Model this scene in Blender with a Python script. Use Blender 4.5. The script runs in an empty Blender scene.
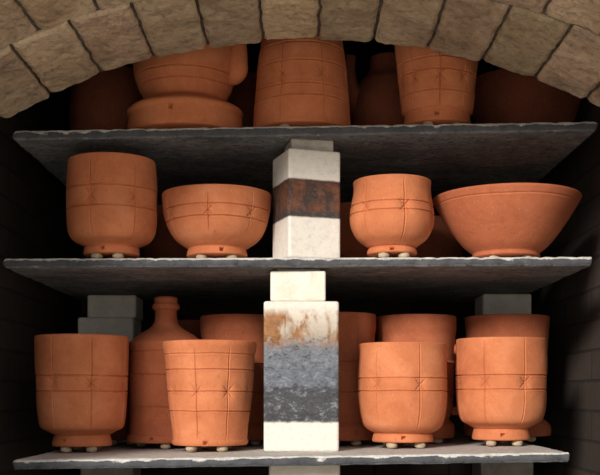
import bpy, math, random
from mathutils import Vector, noise
random.seed(7)
S=0.0015; D=1.5; H0=395.0
sc=bpy.context.scene
sc.view_settings.view_transform='Standard'
def K(y): return (D+y)/D

# ---------------- materials ----------------
def newmat(name):
    m=bpy.data.materials.new(name); m.use_nodes=True
    nt=m.node_tree; b=nt.nodes['Principled BSDF']
    return m,nt,b
def N(nt,t,**kw):
    n=nt.nodes.new(t)
    for k,v in kw.items(): setattr(n,k,v)
    return n
def noise_node(nt,vec,scale,detail=6,rough=0.6,dist=0):
    n=N(nt,'ShaderNodeTexNoise'); n.inputs['Scale'].default_value=scale
    n.inputs['Detail'].default_value=detail; n.inputs['Roughness'].default_value=rough
    n.inputs['Distortion'].default_value=dist
    nt.links.new(vec,n.inputs['Vector']); return n.outputs['Fac']
def ramp(nt,fac,stops,interp='LINEAR'):
    r=N(nt,'ShaderNodeValToRGB'); r.color_ramp.interpolation=interp
    e=r.color_ramp.elements
    while len(e)<len(stops): e.new(0.5)
    for i,(p,c) in enumerate(stops):
        e[i].position=p; e[i].color=(c[0],c[1],c[2],1) if not isinstance(c,(int,float)) else (c,c,c,1)
    nt.links.new(fac,r.inputs['Fac']); return r.outputs['Color']
def mix(nt,fac,a,b,blend='MIX'):
    m=N(nt,'ShaderNodeMix',data_type='RGBA',blend_type=blend)
    if isinstance(fac,(int,float)): m.inputs[0].default_value=fac
    else: nt.links.new(fac,m.inputs[0])
    for s,v in ((6,a),(7,b)):
        if isinstance(v,tuple): m.inputs[s].default_value=(v[0],v[1],v[2],1)
        else: nt.links.new(v,m.inputs[s])
    return m.outputs[2]
def bump(nt,b,h,strength,dist):
    n=N(nt,'ShaderNodeBump'); n.inputs['Strength'].default_value=strength; n.inputs['Distance'].default_value=dist
    nt.links.new(h,n.inputs['Height']); nt.links.new(n.outputs['Normal'],b.inputs['Normal'])
def math_(nt,op,a,b_):
    n=N(nt,'ShaderNodeMath',operation=op)
    for i,v in enumerate((a,b_)):
        if v is None: continue
        if isinstance(v,(int,float)): n.inputs[i].default_value=v
        else: nt.links.new(v,n.inputs[i])
    return n.outputs[0]

def terracotta(name,base,dark,light):
    m,nt,b=newmat(name)
    tc=N(nt,'ShaderNodeTexCoord'); o=tc.outputs['Object']
    oi=N(nt,'ShaderNodeObjectInfo')
    ofs=N(nt,'ShaderNodeVectorMath',operation='ADD'); nt.links.new(o,ofs.inputs[0]); 
    nt.links.new(oi.outputs['Location'],ofs.inputs[1]); v=ofs.outputs[0]
    n1=noise_node(nt,v,16,6,0.68,0.4)
    c=ramp(nt,n1,[(0.3,dark),(0.52,base),(0.72,light)])
    n2=noise_node(nt,v,420,3,0.7)
    c2=mix(nt,ramp(nt,n2,[(0.58,0),(0.78,0.45)]),c,(0.74,0.42,0.24))
    n3=noise_node(nt,v,160,3,0.7)
    c3=mix(nt,ramp(nt,n3,[(0.62,0),(0.72,0.4)]),c2,(0.16,0.06,0.03))
    nt.links.new(c3,b.inputs['Base Color']); b.inputs['Roughness'].default_value=0.85
    b.inputs['Specular IOR Level'].default_value=0.2
    mp=N(nt,'ShaderNodeMapping'); mp.inputs['Scale'].default_value=(6,6,330); nt.links.new(o,mp.inputs[0])
    n5=noise_node(nt,mp.outputs[0],1.0,2,0.5)
    n4=noise_node(nt,v,230,4,0.7)
    h=math_(nt,'ADD',n4,math_(nt,'MULTIPLY',n5,0.4))
    bump(nt,b,h,0.45,0.0011)
    return m
TERRA=terracotta('terracotta_clay',(0.54,0.176,0.075),(0.44,0.132,0.054),(0.62,0.230,0.108))
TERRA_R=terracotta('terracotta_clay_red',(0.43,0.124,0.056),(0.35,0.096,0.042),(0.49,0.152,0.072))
TERRA_SHADE=terracotta('terracotta_clay_shaded',(0.26,0.075,0.040),(0.21,0.06,0.032),(0.31,0.092,0.05))  # same clay for rear pots, with the shade at the back painted in

def wadmat():
    m,nt,b=newmat('wadding_clay'); tc=N(nt,'ShaderNodeTexCoord')
    n=noise_node(nt,tc.outputs['Object'],150)
    nt.links.new(ramp(nt,n,[(0.3,(0.32,0.25,0.16)),(0.7,(0.55,0.45,0.33))]),b.inputs['Base Color'])
    b.inputs['Roughness'].default_value=0.95; bump(nt,b,n,0.4,0.002); return m
WAD=wadmat()

def shelfmat():
    m,nt,b=newmat('kiln_shelf_carbide'); tc=N(nt,'ShaderNodeTexCoord'); o=tc.outputs['Object']
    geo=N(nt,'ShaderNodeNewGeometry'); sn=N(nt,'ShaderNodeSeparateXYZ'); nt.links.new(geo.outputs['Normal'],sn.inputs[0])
    mp=N(nt,'ShaderNodeMapping'); mp.inputs['Scale'].default_value=(1,1.6,1); nt.links.new(o,mp.inputs[0])
    n1=noise_node(nt,mp.outputs[0],14,8,0.72,0.6)
    n2=noise_node(nt,mp.outputs[0],70,7,0.78,0.5)
    n3=noise_node(nt,o,110,4,0.7)
    c=ramp(nt,n1,[(0.32,(0.09,0.094,0.10)),(0.5,(0.18,0.183,0.19)),(0.68,(0.32,0.32,0.325))])
    c=mix(nt,ramp(nt,n2,[(0.54,0),(0.66,0.75)]),c,(0.52,0.52,0.51))
    c=mix(nt,ramp(nt,n3,[(0.36,0.85),(0.46,0)]),c,(0.035,0.036,0.04))
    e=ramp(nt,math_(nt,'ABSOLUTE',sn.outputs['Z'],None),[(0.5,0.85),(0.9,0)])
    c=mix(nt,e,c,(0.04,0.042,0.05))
    nz=math_(nt,'ADD',sn.outputs['Z'],math_(nt,'MULTIPLY',math_(nt,'SUBTRACT',noise_node(nt,o,40,5,0.75),0.5),1.4))
    w=ramp(nt,nz,[(0.34,0),(0.48,1)])
    wc=ramp(nt,n2,[(0.3,(0.36,0.35,0.33)),(0.6,(0.66,0.64,0.60))])
    c=mix(nt,w,c,wc)
    nt.links.new(c,b.inputs['Base Color']); b.inputs['Roughness'].default_value=0.75
    bump(nt,b,n2,0.7,0.003); return m
SHELF=shelfmat()

def bandmat(name,stops,mott,rust,nscale=60,wob=0.05,rustc=(0.36,0.17,0.06),cut=(0.42,0.52),rustn=32):
    m,nt,b=newmat(name); tc=N(nt,'ShaderNodeTexCoord'); o=tc.outputs['Object']
    sep=N(nt,'ShaderNodeSeparateXYZ'); nt.links.new(tc.outputs['Generated'],sep.inputs[0])
    nj=noise_node(nt,o,55,5,0.7)
    z=math_(nt,'ADD',sep.outputs['Z'],math_(nt,'MULTIPLY',math_(nt,'SUBTRACT',nj,0.5),wob))
    c=ramp(nt,z,stops)
    mp=N(nt,'ShaderNodeMapping'); mp.inputs['Scale'].default_value=(1,1,1.5); nt.links.new(o,mp.inputs[0])
    n=noise_node(nt,mp.outputs[0],nscale,8,0.82,0.1)
    lo,hi=rust[0:2]
    gb=ramp(nt,z,[(lo-0.01,0),(lo+0.01,1),(hi-0.01,1),(hi+0.01,0)])
    sp=mix(nt,1.0,gb,ramp(nt,n,[(0.53,0),(0.60,mott)]),'MULTIPLY')
    c=mix(nt,sp,c,rust[4])
    sp2=mix(nt,1.0,gb,ramp(nt,n,[(0.40,0.8),(0.47,0)]),'MULTIPLY')
    c=mix(nt,sp2,c,(0.035,0.03,0.03))
    mp2=N(nt,'ShaderNodeMapping'); mp2.inputs['Scale'].default_value=(1.4,1.4,0.7); nt.links.new(o,mp2.inputs[0])
    n2=noise_node(nt,mp2.outputs[0],rustn,7,0.7,0.3)
    r0,r1=rust[2:4]
    zb=ramp(nt,z,[(r0-0.04,0),(r0+0.03,1),(r1-0.03,1),(min(1,r1+0.03),0)])
    f=mix(nt,1.0,zb,ramp(nt,n2,[(cut[0],0.1),(cut[1],0.95)]),'MULTIPLY')
    c=mix(nt,f,c,ramp(nt,n,[(0.36,(rustc[0]*0.45,rustc[1]*0.40,rustc[2]*0.4)),(0.54,rustc)]))
    n4=noise_node(nt,o,130,5,0.8)
    c=mix(nt,0.25,c,ramp(nt,n4,[(0.35,0.35),(0.5,1.0)]),'MULTIPLY')
    nt.links.new(c,b.inputs['Base Color']); b.inputs['Roughness'].default_value=0.8
    bump(nt,b,n,0.7,0.003); return m
CR=(0.78,0.73,0.66)
P_TOP=bandmat('post_glaze_banded',[(0,CR),(0.37,CR),(0.385,(0.045,0.036,0.036)),(0.56,(0.035,0.027,0.026)),(0.715,(0.055,0.028,0.02)),(0.73,CR),(1,CR)],0.35,(0.38,0.72,0.44,0.71,(0.20,0.17,0.16)),90,0.02,(0.19,0.072,0.034),(0.42,0.58))
P_MID=bandmat('post_blue_grey_banded',[(0,CR),(0.19,CR),(0.205,(0.055,0.057,0.064)),(0.42,(0.065,0.067,0.078)),(0.44,(0.13,0.145,0.175)),(0.70,(0.17,0.18,0.205)),(0.78,(0.46,0.40,0.33)),(0.90,(0.68,0.62,0.53)),(0.95,(0.76,0.71,0.63)),(1,CR)],0.55,(0.20,0.77,0.71,0.93,(0.34,0.35,0.37)),85,0.035,(0.34,0.145,0.045),(0.43,0.55),26)
def plainpost(name,a,b_):
    m,nt,b=newmat(name); tc=N(nt,'ShaderNodeTexCoord'); o=tc.outputs['Object']
    n=noise_node(nt,o,40,7,0.75,0.5); nt.links.new(ramp(nt,n,[(0.3,a),(0.6,b_)]),b.inputs['Base Color'])
    b.inputs['Roughness'].default_value=0.9; bump(nt,b,noise_node(nt,o,200,4,0.7),0.5,0.002); return m
P_PLAIN=plainpost('post_cream_firebrick',(0.62,0.55,0.45),(0.80,0.74,0.64))
P_REAR=plainpost('post_pale_firebrick',(0.74,0.69,0.60),(0.88,0.84,0.76))
P_GREY=plainpost('post_grey_firebrick',(0.30,0.27,0.23),(0.46,0.42,0.36))

def archbrick():
    m,nt,b=newmat('arch_firebrick'); tc=N(nt,'ShaderNodeTexCoord'); o=tc.outputs['Object']
    at=N(nt,'ShaderNodeAttribute',attribute_name='tint')
    n=noise_node(nt,o,11,8,0.75,0.6); n2=noise_node(nt,o,100,7,0.8,0.3); n3=noise_node(nt,o,24,6,0.7,0.5)
    c=ramp(nt,n,[(0.32,(0.40,0.28,0.18)),(0.48,(0.62,0.465,0.31)),(0.66,(0.82,0.66,0.47))])
    c=mix(nt,ramp(nt,n3,[(0.52,0),(0.70,0.6)]),c,(0.23,0.175,0.13))
    c=mix(nt,0.95,c,at.outputs['Color'],'MULTIPLY')
    c=mix(nt,0.5,c,ramp(nt,n2,[(0.38,0.15),(0.49,1.0)]),'MULTIPLY')
    nt.links.new(c,b.inputs['Base Color']); b.inputs['Roughness'].default_value=0.9
    bump(nt,b,n2,0.8,0.005); return m
ARCH=archbrick()
def mortar():
    m,nt,b=newmat('sooty_mortar'); tc=N(nt,'ShaderNodeTexCoord')
    n=noise_node(nt,tc.outputs['Object'],60)
    nt.links.new(ramp(nt,n,[(0.35,(0.05,0.038,0.03)),(0.7,(0.16,0.13,0.10))]),b.inputs['Base Color'])
    b.inputs['Roughness'].default_value=0.95; bump(nt,b,n,0.5,0.004); return m
MORT=mortar()
def brickwall(name,axis,c1,c2,cm):
    m,nt,b=newmat(name); tc=N(nt,'ShaderNodeTexCoord'); sep=N(nt,'ShaderNodeSeparateXYZ'); nt.links.new(tc.outputs['Object'],sep.inputs[0])
    cb=N(nt,'ShaderNodeCombineXYZ'); nt.links.new(sep.outputs[axis[0]],cb.inputs[0]); nt.links.new(sep.outputs[axis[1]],cb.inputs[1])
    br=N(nt,'ShaderNodeTexBrick'); nt.links.new(cb.outputs[0],br.inputs['Vector'])
    br.inputs['Scale'].default_value=1; br.inputs['Brick Width'].default_value=0.17; br.inputs['Row Height'].default_value=0.052
    br.inputs['Mortar Size'].default_value=0.003; br.inputs['Mortar Smooth'].default_value=0.3
    br.inputs['Color1'].default_value=(*c1,1); br.inputs['Color2'].default_value=(*c2,1); br.inputs['Mortar'].default_value=(*cm,1)
    n=noise_node(nt,tc.outputs['Object'],45,6,0.75)
    c=mix(nt,0.6,br.outputs['Color'],ramp(nt,n,[(0.3,0.4),(0.65,1.0)]),'MULTIPLY')
    nt.links.new(c,b.inputs['Base Color']); b.inputs['Roughness'].default_value=0.9
    h=math_(nt,'ADD',math_(nt,'MULTIPLY',br.outputs['Fac'],-1.0),math_(nt,'MULTIPLY',n,0.4))
    bump(nt,b,h,0.6,0.005); return m
W1,W2,WM=(0.060,0.038,0.027),(0.042,0.028,0.020),(0.022,0.015,0.012)
W_SIDE=brickwall('sooty_brick_side',('Y','Z'),W1,W2,WM)
W_BACK=brickwall('sooty_brick_back',('X','Z'),W1,W2,WM)
W_FLR=brickwall('sooty_brick_floor',('X','Y'),W1,W2,WM)

# ---------------- mesh helper ----------------
class MB:
    def __init__(s): s.v=[];s.f=[];s.m=[];s.sm=[];s.tint=[]
    def add(s,vs,fs,mi=0,smooth=True,tint=None):
        o=len(s.v); s.v+=vs
        for f in fs: s.f.append(tuple(i+o for i in f)); s.m.append(mi); s.sm.append(smooth); s.tint.append(tint or (1,1,1))
    def obj(s,name,mats,loc=(0,0,0),tint=False):
        me=bpy.data.meshes.new(name); me.from_pydata(s.v,[],s.f); me.update()
        for m in mats: me.materials.append(m)
        me.polygons.foreach_set('material_index',s.m); me.polygons.foreach_set('use_smooth',s.sm)
        if tint:
            a=me.color_attributes.new('tint','FLOAT_COLOR','CORNER')
            for p in me.polygons:
                t=s.tint[p.index]
                for li in p.loop_indices: a.data[li].color=(t[0],t[1],t[2],1)
        o=bpy.data.objects.new(name,me); o.location=loc; sc.collection.objects.link(o); return o

def box(mb,x0,x1,y0,y1,z0,z1,mi=0):
    vs=[(x,y,z) for z in (z0,z1) for x,y in ((x0,y0),(x1,y0),(x1,y1),(x0,y1))]
    mb.add(vs,[(3,2,1,0),(4,5,6,7),(0,1,5,4),(1,2,6,5),(2,3,7,6),(3,0,4,7)],mi,False)
def boxobj(name,x0,x1,y0,y1,z0,z1,mat):
    mb=MB(); cx,cy=(x0+x1)/2,(y0+y1)/2
    box(mb,x0-cx,x1-cx,y0-cy,y1-cy,0,z1-z0)
    return mb.obj(name,[mat],(cx,cy,z0))

def catmull(pts,n):
    out=[]
    P=[pts[0]]+list(pts)+[pts[-1]]
    for i in range(1,len(P)-2):
        p0,p1,p2,p3=P[i-1],P[i],P[i+1],P[i+2]
        L=math.dist(p1,p2); k=max(2,int(L/n))
        for j in range(k):
            t=j/k
            out.append(tuple(0.5*((2*p1[a])+(-p0[a]+p2[a])*t+(2*p0[a]-5*p1[a]+4*p2[a]-p3[a])*t*t+(-p0[a]+3*p1[a]-3*p2[a]+p3[a])*t**3) for a in range(len(p1))))
    out.append(tuple(pts[-1])); return out

def tube(mb,pts,rad,mi=0,flat=1.0,segs=14):
    P=catmull([Vector(p).to_tuple()+(r,) for p,r in zip(pts,rad)],0.003)
    vs=[];fs=[]
    for i,p in enumerate(P):
        a=Vector(P[max(0,i-1)][:3]); b=Vector(P[min(len(P)-1,i+1)][:3]); t=(b-a).normalized()
        up=Vector((0,1,0)) if abs(t.y)<0.9 else Vector((1,0,0))
        u=t.cross(up).normalized(); w=t.cross(u).normalized()
        for j in range(segs):
            an=2*math.pi*j/segs
            vs.append(tuple(Vector(p[:3])+u*math.cos(an)*p[3]*flat+w*math.sin(an)*p[3]))
    n=len(P)
    for i in range(n-1):
        for j in range(segs):
            j2=(j+1)%segs; fs.append((i*segs+j,i*segs+j2,(i+1)*segs+j2,(i+1)*segs+j))
    fs.append(tuple(range(segs))[::-1]); fs.append(tuple((n-1)*segs+j for j in range(segs)))
    mb.add(vs,fs,mi)

def ball(mb,c,rx,ry,rz,mi=0,nu=14,nv=9):
    vs=[(c[0],c[1],c[2]-rz)];fs=[]
    for i in range(1,nv):
        a=-math.pi/2+math.pi*i/nv
        for j in range(nu):
            b=2*math.pi*j/nu; q=1+0.14*noise.noise(Vector((c[0]*300+math.cos(b),c[1]*300+math.sin(b),a)))
            ca=math.cos(a)**0.6
            vs.append((c[0]+rx*q*ca*math.cos(b),c[1]+ry*q*ca*math.sin(b),c[2]+rz*math.sin(a)))
    vs.append((c[0],c[1],c[2]+rz)); L=len(vs)-1
    for j in range(nu):
        j2=(j+1)%nu; fs.append((0,1+j2,1+j)); fs.append((L,1+(nv-2)*nu+j,1+(nv-2)*nu+j2))
        for i in range(nv-2): fs.append((1+i*nu+j,1+i*nu+j2,1+(i+1)*nu+j2,1+(i+1)*nu+j))
    mb.add(vs,fs,mi)

# shelf heights:  z(x) of top surface
SH={'top':(126,0.016),'mid':(257.5,0.003),'bot':(452.5,0.014)}
def shz(k,x):
    py,t=SH[k]; return (H0-py)*S+t*x
TH=0.0135; STILT=0.0105
OFFS=[0,0.4,0.8,1.2,1.7,2.3,3,3.8,4.6,5.5,6.5,7.5,8.6,10]
OFFS=[x*0.001 for x in OFFS]; OFFS=[-x for x in OFFS[:0:-1]]+OFFS

def pot(name,cx,yc,shelf,prof,ytop=None,hpx=None,mat=TERRA,rings=(),verts=(),starz=None,vr=(0.1,0.9),pinch=0.003,
        hole=None,segs=None,closed=False,extra=None,rot=0,wads=4,thick=0.004,deep=1.15):
    detail = bool(verts) or bool(rings)
    base=segs or 150
    k=K(yc); X=(cx-300)*S*k; z0=shz(shelf,X)
    if ytop is not None: Ht=(H0-ytop)*S*K(yc-(prof[-1][0]*S*k))-z0
    else: Ht=hpx*S*k+STILT
    st=STILT-0.001; hh=Ht-st
    pts=[(r*S*k,st+t*hh) for r,t in prof]
    if detail:
        fine=catmull(pts,0.00045); out=[]; last=None
        for i,p in enumerate(fine):
            t=(p[1]-st)/hh; need=0.0017
            if any(abs(t-rz)*hh<0.0032 for rz,_ in rings): need=0.0004
            elif starz is not None and abs(t-starz)*hh<0.014: need=0.0007
            if hole and abs(t-hole[1])*hh<0.006: need=min(need,0.0006)
            if last is None or i==len(fine)-1 or math.dist(p,last)>=need: out.append(p); last=p
    else: out=catmull(pts,0.002)
    mb=MB(); seed=random.random()*100
    rm=max(p[0] for p in pts)
    vr2=[math.radians(a-90+rot+random.uniform(-2,2)) for a in verts]
    TH_=[2*math.pi*j/base for j in range(base)]
    for a in vr2: TH_+=[(a+o/rm)%(2*math.pi) for o in OFFS]
    if hole: TH_+=[(math.radians(hole[0]-90)+o*0.001/pts[0][0])%(2*math.pi) for o in (-5,-4.2,-3.7,-3.4,-3,-2,-1,0,1,2,3,3.4,3.7,4.2,5)]
    TH_.sort(); A=[TH_[0]]
    for a in TH_[1:]:
        if (a-A[-1])*rm>0.00025: A.append(a)
    segs=len(A)
    def disp(th,r,z):
        t=(z-st)/hh; d=0
        zw=z+0.0009*noise.noise(Vector((math.cos(th)*2+seed,math.sin(th)*2,3)))
        tw=(zw-st)/hh
        for rz,amp in rings:
            q=(tw-rz)*hh
            if abs(q)<0.007: d+=amp*deep*(1.9*math.exp(-(q/0.0008)**2)-0.3*math.exp(-((abs(q)-0.0022)/0.0009)**2))
        for a0 in vr2:
            da=(th-a0+math.pi)%(2*math.pi)-math.pi
            s=da*rm+0.0008*noise.noise(Vector((a0*9,z*50,seed)))
            if abs(s)>0.04: continue
            env=1/(1+math.exp(-(t-vr[0])*40))/(1+math.exp((t-vr[1])*40))
            d-=deep*(0.0017*math.exp(-(s/0.00075)**2)-0.0003*math.exp(-((abs(s)-0.0022)/0.0009)**2))*env
            if starz is not None:
                dz=(t-starz)*hh
                d-=pinch*0.85*math.exp(-(s/0.0085)**2-(dz/0.015)**2)
                q=abs(abs(s)-abs(dz))
                if abs(s)<0.013: d-=0.0027*math.exp(-(q/0.0009)**2)*math.exp(-(s/0.0085)**4)
        if hole:
            ha,ht,hw,hz=hole
            da=(th-math.radians(ha-90)+math.pi)%(2*math.pi)-math.pi
            if abs(da*pts[0][0])<0.0036 and abs((t-ht)*hh)<hz*S*1.1: d-=0.010
        d+=0.0011*noise.noise(Vector((math.cos(th)*1.3+seed,math.sin(th)*1.3,z*14)))
        return d
    vs=[];fs=[]
    for (r,z) in out:
        r=max(r,0.001)
        for th in A:
            rr=r+disp(th,r,z); vs.append((rr*math.cos(th),rr*math.sin(th),z))
    n=len(out)
    def ringadd(r,z,wob=True):
        for th in A:
            rr=r+(disp(th,r,z) if wob else 0); vs.append((max(rr,0.0005)*math.cos(th),max(rr,0.0005)*math.sin(th),z))
    rt,zt=out[-1]
    if not closed:
        ringadd(rt-0.0008,zt+0.0012); ringadd(rt-thick*0.5,zt+0.0018); ringadd(rt-thick+0.0006,zt+0.001)
        n+=3
        inner=[(max(r-thick-0.004,0.003),z) for r,z in out[::-10] if z>st+0.012 and z<zt-0.002]
        for r,z in inner: ringadd(r,z,False)
        n+=len(inner)
    for i in range(n-1):
        for j in range(segs):
            j2=(j+1)%segs; fs.append((i*segs+j,i*segs+j2,(i+1)*segs+j2,(i+1)*segs+j))
    fs.append(tuple(range(segs))[::-1]); fs.append(tuple((n-1)*segs+j for j in range(segs)))
    mb.add(vs,fs,0)
    rf=out[0][0]
    angs=[-90-32,-90+34,65,115] if wads==4 else [-90,30,150]
    for a in angs:
        a=math.radians(a+random.uniform(-8,8)); rw=rf*0.80
        ball(mb,(rw*math.cos(a),rw*math.sin(a),STILT*0.5),0.0088,0.0088,STILT*0.5,1)
    if extra: extra(mb,k,hh,st)
    return mb.obj(name,[mat,WAD],(X,yc,z0+0.0006))

# ---------------- profiles (radius px, height fraction) ----------------
cupA=[(27,0),(27.6,0.02),(27,0.07),(26.5,0.095),(31,0.12),(38.5,0.165),(43,0.25),(44.6,0.42),(44.8,0.6),(44.3,0.8),(43.4,1.0)]
six=[-16+56*i for i in range(6)]
# middle shelf
pot('barrel_cup',112,0.052,'mid',cupA,ytop=153,rings=((0.47,-0.0010),(0.68,-0.0010),(0.085,-0.0006)),verts=six,starz=0.575,vr=(0.15,0.95),hole=(-10,0.05,2.2,1.6))
bowlA=[(30,0),(30.5,0.03),(29.5,0.10),(29,0.13),(33,0.17),(42,0.28),(48.5,0.45),(52.5,0.66),(54,0.85),(54.5,1.0)]
pot('serving_bowl',217,0.070,'mid',bowlA,ytop=185,rings=((0.72,-0.0010),(0.54,-0.0010)),verts=[-58,-6,46,98,150,202,254],starz=0.63,vr=(0.35,0.88),pinch=0.0018,hole=(14,0.07,2.2,1.8))
vase=[(24.5,0),(25,0.02),(24.5,0.06),(23.5,0.09),(27,0.13),(35,0.22),(40.5,0.36),(42.3,0.50),(41,0.68),(38.8,0.84),(38.6,0.94),(39.2,1.0)]
pot('waisted_cup',392,0.050,'mid',vase,ytop=175,rings=((0.54,-0.0009),(0.66,-0.0009),(0.09,-0.0006)),verts=[-44,14,72,130,190,250],starz=0.60,pinch=0.0038,vr=(0.12,0.93),hole=(-5,0.045,2,1.4))
wide=[(33,0),(33.5,0.03),(33,0.07),(35,0.10),(42,0.20),(50,0.36),(57,0.53),(63.5,0.70),(69,0.86),(72.5,0.97),(73,1.0)]
pot('wide_bowl',506,0.09,'mid',wide,ytop=184,mat=TERRA_R,rings=((0.88,-0.0004),))
pot('round_jar',178,0.27,'mid',[(24,0),(24,0.06),(33,0.25),(38,0.5),(35,0.8),(30,1.0)],hpx=62,mat=TERRA_SHADE,segs=64)
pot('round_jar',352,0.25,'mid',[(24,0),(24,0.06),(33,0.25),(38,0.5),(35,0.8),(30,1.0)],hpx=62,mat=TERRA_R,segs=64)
pot('deep_bowl',424,0.31,'mid',[(24,0),(24,0.06),(33,0.25),(40,0.5),(44,0.8),(46,1.0)],hpx=50,mat=TERRA_SHADE,segs=64)

# bottom shelf
cupB=[(29,0),(29.5,0.02),(28.5,0.07),(28,0.10),(33,0.13),(40.5,0.17),(42.8,0.26),(44.3,0.42),(45.2,0.6),(45.6,0.8),(46,1.0)]
pot('barrel_cup',82,0.105,'bot',cupB,ytop=335,rings=((0.50,-0.0010),(0.64,-0.0010),(0.10,-0.0006)),verts=[-26,26,78,130,180,232,284],starz=0.57,vr=(0.18,0.97),hole=(-25,0.055,2.2,1.5))
bottle=[(38,0),(39,0.015),(38.5,0.05),(36.5,0.06),(36.5,0.24),(37.6,0.25),(36.5,0.262),(36.8,0.45),(38,0.462),(36.8,0.475),(37,0.66),(38,0.67),(36,0.69),(28,0.735),(17,0.78),(12,0.82),(10.8,0.87),(10.8,0.905),(13.2,0.915),(13.2,0.945),(11.5,0.955),(11.5,0.985),(9,1.0),(3,1.0)]
pot('lidded_bottle',166,0.195,'bot',bottle,ytop=297,mat=TERRA_R,closed=True,hole=(-14,0.03,2.5,1.6),wads=3,rings=((0.255,-0.001),(0.468,-0.001),(0.62,-0.0006)))
tumb=[(37,0),(37.8,0.015),(38.3,0.04),(37.3,0.06),(38.5,0.20),(40.5,0.36),(42.5,0.54),(43.8,0.7),(44.5,0.84),(46.3,0.93),(47,0.97),(46.8,1.0)]
pot('faceted_tumbler',210,0.082,'bot',tumb,ytop=341,rings=((0.33,-0.001),(0.52,-0.001),(0.73,-0.001),(0.88,-0.0006)),verts=[-56,-14,28,70,112,154,196,238],starz=0.52,vr=(0.08,0.9),pinch=0.0036,hole=(-2,0.03,2.3,1.5))
cupC=[(30,0),(30.4,0.02),(29.5,0.07),(29,0.09),(35,0.125),(39.5,0.18),(42.5,0.3),(44.3,0.46),(44.5,0.62),(43.8,0.8),(43,0.92),(43.4,1.0)]
pot('pinched_cup',402.5,0.090,'bot',cupC,ytop=343,rings=((0.52,-0.0010),(0.65,-0.0010),(0.09,-0.0006)),verts=[-40,18,76,134,192,250],starz=0.585,pinch=0.0038,vr=(0.13,0.95),hole=(-4,0.05,2.4,1.6))
cupD=[(28,0),(28.6,0.02),(27.5,0.08),(27,0.11),(31,0.14),(39,0.19),(42.8,0.3),(44.5,0.5),(44.8,0.7),(44.4,0.87),(44.4,1.0)]
pot('pinched_cup',501,0.115,'bot',cupD,ytop=338,rings=((0.50,-0.0010),(0.64,-0.0010),(0.11,-0.0006)),verts=[-32,20,72,124,176,228,280],starz=0.57,pinch=0.0036,vr=(0.15,0.95),hole=(-8,0.055,2.2,1.6))
def mug_handle(side,hi=0.85,lo=0.35,out=20,r=36,w=5):
    def f(mb,k,hh,st):
        q=S*k; pts=[((r-2)*q,hi),( (r+out*0.7)*q,hi+0.03),((r+out)*q,(hi+lo)/2+0.1),((r+out*0.6)*q,lo+0.05),((r-2)*q,lo)]
        tube(mb,[(side[0]*x,side[1]*x,st+t*hh) for x,t in pts],[w*q,w*q*0.9,w*q*0.8,w*q*0.8,w*q*0.9],0)
    return f
mugp=[(36,0),(36.5,0.03),(36,0.10),(33,0.13),(31,0.16),(34,0.22),(35,0.36),(36.2,0.38),(35.2,0.40),(36,0.60),(37.2,0.62),(36.2,0.64),(36.5,0.82),(37.8,0.9),(38,1.0)]
MR=((0.38,-0.001),(0.62,-0.001))
pot('tall_mug',338,0.20,'bot',mugp,ytop=313,mat=TERRA_R,hole=(28,0.06,2.5,2),rings=MR,verts=[-20,30,80,150,220],vr=(0.3,0.9))
pot('tall_mug',238,0.26,'bot',mugp,ytop=315,mat=TERRA_R,extra=mug_handle((0.97,-0.2),0.62,0.2,14,34))
pot('tall_mug',416,0.24,'bot',[(r+2,t) for r,t in mugp],ytop=315,mat=TERRA_R,extra=mug_handle((0.96,-0.25),0.72,0.22,20,38))
pot('footed_bowl',507,0.27,'bot',[(42,0),(43,0.03),(42,0.09),(36,0.14),(30,0.18),(33,0.30),(37,0.5),(40,0.75),(42,1.0)],ytop=315,mat=TERRA_R,hole=(55,0.05,2.5,2))
pot('small_jar',192,0.38,'bot',[(28,0),(30,0.3),(30,0.8),(27,1.0)],ytop=321,mat=TERRA_SHADE,segs=64)
pot('small_jar',300,0.38,'bot',[(28,0),(30,0.3),(30,0.8),(27,1.0)],ytop=325,mat=TERRA_SHADE,segs=64)
pot('small_jar',122,0.32,'bot',[(20,0),(22,0.3),(22,0.8),(20,1.0)],ytop=350,mat=TERRA_SHADE,segs=64)

# top shelf
def lug(mb,k,hh,st):
    q=S*k
    tube(mb,[(42*q,-10*q,st+62*q),(47*q,-12*q,st+57*q),(52*q,-14*q,st+62*q),(53*q,-14*q,st+74*q),(53*q,-14*q,st+90*q)],[6*q,8*q,10.5*q,10*q,9*q])
urn=[(57,0),(58,0.02),(57.5,0.08),(56.5,0.15),(58,0.17),(57,0.20),(50,0.235),(44,0.26),(41,0.285),(42,0.32),(45,0.36),(48,0.42),(51,0.52),(52,0.7),(50,0.86),(40,0.97),(38,1.0)]
pot('pedestal_urn',185.5,0.10,'top',urn,hpx=125,rings=((0.38,-0.001),(0.46,-0.001)),hole=(-8,0.13,2.8,2.4),extra=lug)
cyl=[(49.5,0),(50,0.015),(49,0.05),(48,0.2),(46.2,0.4),(44.5,0.6),(41,0.8),(40,0.9),(41,1.0)]
pot('tapered_cylinder_vase',302,0.088,'top',cyl,hpx=112,rings=((0.24,-0.001),(0.34,-0.001),(0.54,-0.001),(0.70,-0.0008)),verts=[-24,24,72,120,168,216,264],starz=0.44,pinch=0.0016,vr=(0.05,0.8))
plant=[(33,0),(33.5,0.03),(32.5,0.10),(32,0.12),(35,0.15),(37,0.3),(39,0.5),(41,0.7),(42.5,0.85),(42.5,1.0)]
pot('planter_cup',437,0.066,'top',plant,hpx=96,rings=((0.3,-0.001),(0.5,-0.001),(0.62,-0.0008),(0.13,-0.0008)),verts=[-44,-4,36,76,120,160,200,240,280],starz=0.45,pinch=0.0026,vr=(0.15,0.9),hole=(-8,0.07,2.3,1.8))
def spout(mb,k,hh,st):
    q=S*k; tube(mb,[(-26*q,-8*q,st+40*q),(-36*q,-10*q,st+58*q),(-40*q,-10*q,st+78*q),(-38*q,-10*q,st+95*q)],[12*q,9*q,7*q,6*q])
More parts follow.
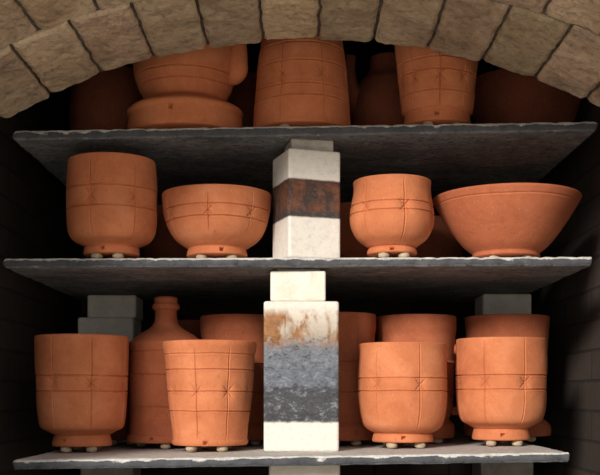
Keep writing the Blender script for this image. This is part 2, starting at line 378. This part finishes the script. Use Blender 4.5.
pot('spouted_jar',388,0.23,'top',[(32,0),(34,0.1),(38,0.3),(38,0.5),(30,0.72),(20,0.85),(18,1.0)],hpx=95,mat=TERRA_SHADE,segs=96,extra=spout)
pot('shaded_bowl',524,0.25,'top',[(30,0),(31,0.06),(40,0.25),(50,0.5),(56,0.8),(57,1.0)],hpx=70,mat=TERRA_SHADE,segs=96)  # rear bowl, its shade put into the clay colour
pot('storage_jar',110,0.25,'top',[(30,0),(36,0.2),(40,0.5),(38,0.8),(34,1.0)],hpx=85,mat=TERRA_SHADE,segs=96)
pot('storage_jar',243,0.30,'top',[(24,0),(28,0.2),(30,0.5),(28,0.8),(26,1.0)],hpx=85,mat=TERRA_SHADE,segs=64)

# ---------------- shelves ----------------
YS=0.60
def shelf(name,key,px0,px1,y0,y1):
    x0=(px0-300)*S*K(y0); x1=(px1-300)*S*K(y0); nx,ny,nl=300,110,4
    zt=lambda x: shz(key,x)
    mb=MB(); vs=[];fs=[]
    sd={'top':3.3,'mid':17.1,'bot':41.7}[key]
    def pt(i,j,l):
        x=x0+(x1-x0)*i/nx; y=y0+(y1-y0)*j/ny; e=l/nl
        inset=0.0022*(abs(2*e-1))**3
        px,py=x,y
        ed=0.0028*noise.noise(Vector((x*60,y*60,l*0.35+sd)))+0.0026*noise.noise(Vector((x*11,y*11,sd)))
        if i==0: px+=inset+ed
        if i==nx: px-=inset+ed
        if j==0: py+=inset+ed
        if j==ny: py-=inset+ed
        z=zt(x)-TH*e
        if l==nl: z+=0.0008*noise.noise(Vector((x*50,y*50,sd)))
        if l==0 and (j<=1 or i<=1 or i>=nx-1): z-=0.0020*max(0,noise.noise(Vector((x*90,y*90,sd))))
        return (px,py,z)
    idx={}
    def g(i,j,l):
        if (i,j,l) not in idx: idx[(i,j,l)]=len(vs); vs.append(pt(i,j,l))
        return idx[(i,j,l)]
    for i in range(nx):
        for j in range(ny):
            fs.append((g(i,j,0),g(i+1,j,0),g(i+1,j+1,0),g(i,j+1,0)))
            fs.append((g(i,j,nl),g(i,j+1,nl),g(i+1,j+1,nl),g(i+1,j,nl)))
    for l in range(nl):
        for i in range(nx):
            fs.append((g(i,0,l),g(i,0,l+1),g(i+1,0,l+1),g(i+1,0,l)))
            fs.append((g(i,ny,l),g(i+1,ny,l),g(i+1,ny,l+1),g(i,ny,l+1)))
        for j in range(ny):
            fs.append((g(0,j,l),g(0,j+1,l),g(0,j+1,l+1),g(0,j,l+1)))
            fs.append((g(nx,j,l),g(nx,j,l+1),g(nx,j+1,l+1),g(nx,j+1,l)))
    mb.add(vs,fs); return mb.obj(name,[SHELF])
shelf('kiln_shelf','top',13,597,0.0,YS)
shelf('kiln_shelf','mid',3,593,0.0,YS)
shelf('kiln_shelf','bot',12,570,-0.09,YS-0.09)

# ---------------- posts ----------------
def post(name,x,y,w,d,z0,z1,mat,rot=0,bev=0.004):
    mb=MB(); box(mb,-w/2,w/2,-d/2,d/2,0,z1-z0)
    o=mb.obj(name,[mat],(x,y,z0)); o.rotation_euler[2]=rot
    b=o.modifiers.new('b','BEVEL'); b.width=bev; b.segments=3
    return o
def zpx(py,y): return (H0-py)*S*K(y)
yp=0.054; x=(306-300)*S*K(0.04); zb=shz('mid',x); zc=zpx(148,0.005); zt=shz('top',x)-TH
post('kiln_post',x,yp,0.084,0.084,zb,zc,P_TOP,math.radians(19))
post('post_shim',x+0.004,yp+0.004,0.066,0.066,zc,zt,P_GREY,math.radians(10),0.002)
x=(300.5-300)*S; zb=shz('bot',x); zt=shz('mid',x)-TH; zc=zpx(301,0.012)
post('kiln_post',x,0.066,0.114,0.108,zb,zc,P_MID,math.radians(1.5))
post('post_cap_block',x-0.003,0.060,0.084,0.09,zc,zt-0.0045,P_PLAIN,math.radians(-1),0.003)
post('post_shim',x-0.003,0.064,0.066,0.07,zt-0.0045,zt,P_GREY,0,0.001)
FL=-0.34
post('kiln_post',x+0.006,0.010,0.104,0.1,FL,shz('bot',x)-TH,P_PLAIN,0)
for xx in (-0.366,0.392):
    yb=0.49
    zb=shz('bot',xx); zt=shz('mid',xx)-TH
    post('rear_kiln_post',xx-0.004,yb-0.04,0.106,0.10,zb,zt-0.044,P_REAR)
    post('rear_post_block',xx+0.005,yb-0.03,0.094,0.09,zt-0.044,zt,P_REAR)
    zb=shz('mid',xx); zt=shz('top',xx)-TH
    post('rear_kiln_post',xx,yb,0.085,0.085,zb,zt,P_PLAIN)
    post('rear_kiln_post',xx,yb-0.05,0.10,0.10,FL,shz('bot',xx)-TH,P_GREY)

# ---------------- kiln body ----------------
XW=0.50; YF=-0.42; YB=0.78; ZT=0.86; ZA=0.365
boxobj('wall_left',-0.75,-XW,-0.01,YB,FL,ZT,W_SIDE)
boxobj('wall_right',XW,0.75,-0.01,YB,FL,ZT,W_SIDE)
boxobj('wall_jamb_left',-0.75,-XW,YF,-0.01,FL,ZA,W_SIDE)
boxobj('wall_jamb_right',XW,0.75,YF,-0.01,FL,ZA,W_SIDE)
boxobj('wall_back',-0.75,0.75,YB,YB+0.2,FL,ZT,W_BACK)
boxobj('ceiling',-0.75,0.75,YF,YB+0.2,ZT,ZT+0.12,W_FLR)
boxobj('floor',-0.75,0.75,YF,YB+0.2,FL-0.08,FL,W_FLR)
# arch
R=0.945*0.9933; AX=0.018; AZ=zpx(42,-0.01)-R
mb=MB(); prof=[]
n=60; Rm=R+0.007
for i in range(n+1):
    xx=-XW+2*XW*i/n; prof.append((xx,AZ+math.sqrt(Rm*Rm-(xx-AX)**2)))
prof+=[(XW,ZA),(0.75,ZA),(0.75,ZT),(-0.75,ZT),(-0.75,ZA),(-XW,ZA)]
m_=len(prof); vs=[(p[0],YF,p[1]) for p in prof]+[(p[0],-0.016,p[1]) for p in prof]
fs=[(i,(i+1)%m_,(i+1)%m_+m_,i+m_) for i in range(m_)]
for o_,rev in ((0,False),(m_,True)):
    for i in range(n):
        a,b_=i,i+1
        vs.append((prof[a][0],YF if o_==0 else -0.016,ZT)); vs.append((prof[b_][0],YF if o_==0 else -0.016,ZT))
        q=(a+o_,b_+o_,len(vs)-1,len(vs)-2); fs.append(q if not rev else q[::-1])
    for sx in (-1,1):
        yy=YF if o_==0 else -0.016; b0=len(vs)
        vs+= [(sx*XW,yy,ZA),(sx*0.75,yy,ZA),(sx*0.75,yy,ZT),(sx*XW,yy,ZT)]
        fs.append((b0,b0+1,b0+2,b0+3))
mb.add(vs,fs,1,False)
def arcbrick(a0,a1,y0,y1,r0,r1,tint):
    vs=[];fs=[]
    def P(u,v,w):
        a=a0+(a1-a0)*u; y=y0+(y1-y0)*v; r=r0+(r1-r0)*w
        eu=min(u,1-u)*(a1-a0)*r0; ev=min(v,1-v)*(y1-y0)
        if w==0:
            r+=0.0035*math.exp(-(eu/0.002)**2)+0.0035*math.exp(-(ev/0.0025)**2)
            r+=0.005*max(0,noise.noise(Vector((a*34,y*34,2))))+0.002*noise.noise(Vector((a*90,y*90,2)))
        a+=0.0028*noise.noise(Vector((a*20,y*35,7)))+(0.0016*noise.noise(Vector((a*60,y*120,7))) if eu<0.004 else 0)
        y+=0.005*noise.noise(Vector((a*25,y*5,3)))+(0.002*noise.noise(Vector((a*140,y*9,3))) if ev<0.004 else 0)
        return (AX+r*math.sin(a),y,AZ+r*math.cos(a))
    us=[0,0.02,0.06,0.13,0.22,0.31,0.4,0.5,0.6,0.69,0.78,0.87,0.94,0.98,1]; vv=[0,0.01,0.03]+[0.03+0.94*q/22 for q in range(1,22)]+[0.97,0.99,1]
    A=len(us);B=len(vv)
    for w in (0,1):
        for u in us:
            for v in vv: vs.append(P(u,v,w))
    I=lambda i,j,w:w*A*B+i*B+j
    for i in range(A-1):
        for j in range(B-1):
            fs.append((I(i,j,0),I(i,j+1,0),I(i+1,j+1,0),I(i+1,j,0)))
            fs.append((I(i,j,1),I(i+1,j,1),I(i+1,j+1,1),I(i,j+1,1)))
    for i in range(A-1):
        fs.append((I(i,0,0),I(i+1,0,0),I(i+1,0,1),I(i,0,1))); fs.append((I(i,B-1,0),I(i,B-1,1),I(i+1,B-1,1),I(i+1,B-1,0)))
    for j in range(B-1):
        fs.append((I(0,j,0),I(0,j,1),I(0,j+1,1),I(0,j+1,0))); fs.append((I(A-1,j,0),I(A-1,j+1,0),I(A-1,j+1,1),I(A-1,j,1)))
    mb.add(vs,fs,0,False,tint)
da=0.0868
ye=[-0.01,-0.225,YF]
for row in range(2):
    for i in range(-7,8):
        a0=0.0095+(i+(0.5 if row%2 else 0))*da; a1=a0+da
        if max(abs(AX+R*math.sin(a0)),abs(AX+R*math.sin(a1)))>XW: continue
        g=0.0023/R; t=random.uniform(0.64,1.0); tt=(t,t*random.uniform(0.94,1.0),t*random.uniform(0.86,1.0))
        dr=random.uniform(-0.002,0.0025); jy=random.uniform(-0.008,0.0)
        arcbrick(a0+g,a1-g,ye[row+1]+0.0018,ye[row]-0.0018+(jy if row==0 else 0),R+dr,R+0.11,tt)
mb.obj('brick_arch',[ARCH,MORT],tint=True)

# unseen outside ground, pale colour chosen to bounce light up into the kiln
m,nt,b=newmat('pale_bounce_ground'); tc=N(nt,'ShaderNodeTexCoord'); nn=noise_node(nt,tc.outputs['Object'],8,8,0.7)
nt.links.new(ramp(nt,nn,[(0.3,(0.64,0.58,0.50)),(0.7,(0.78,0.72,0.63))]),b.inputs['Base Color']); b.inputs['Roughness'].default_value=0.95
boxobj('ground',-8,8,-12,YF-0.001,FL-0.1,FL-0.02,m)

# ---------------- light ----------------
w=bpy.data.worlds.new('sky'); sc.world=w; w.use_nodes=True
bg=w.node_tree.nodes['Background']; bg.inputs[0].default_value=(1.0,0.985,0.96,1); bg.inputs[1].default_value=0.86
L=bpy.data.lights.new('soft_sun','SUN'); L.energy=4.0; L.angle=math.radians(12); L.color=(1,0.95,0.87)
lo=bpy.data.objects.new('soft_sun',L); sc.collection.objects.link(lo)
d=Vector((0.55,1.0,-0.42)); lo.rotation_euler=d.to_track_quat('-Z','Y').to_euler(); lo.location=(-2,-4,2)

# ---------------- camera ----------------
cd=bpy.data.cameras.new('camera'); cam=bpy.data.objects.new('camera',cd); sc.collection.objects.link(cam)
cam.location=(0,-D,0); cam.rotation_euler=(math.pi/2,0,0)
cd.sensor_width=36; cd.lens=36*(D/S)/600; cd.shift_y=(H0-237.5)/600
sc.camera=cam
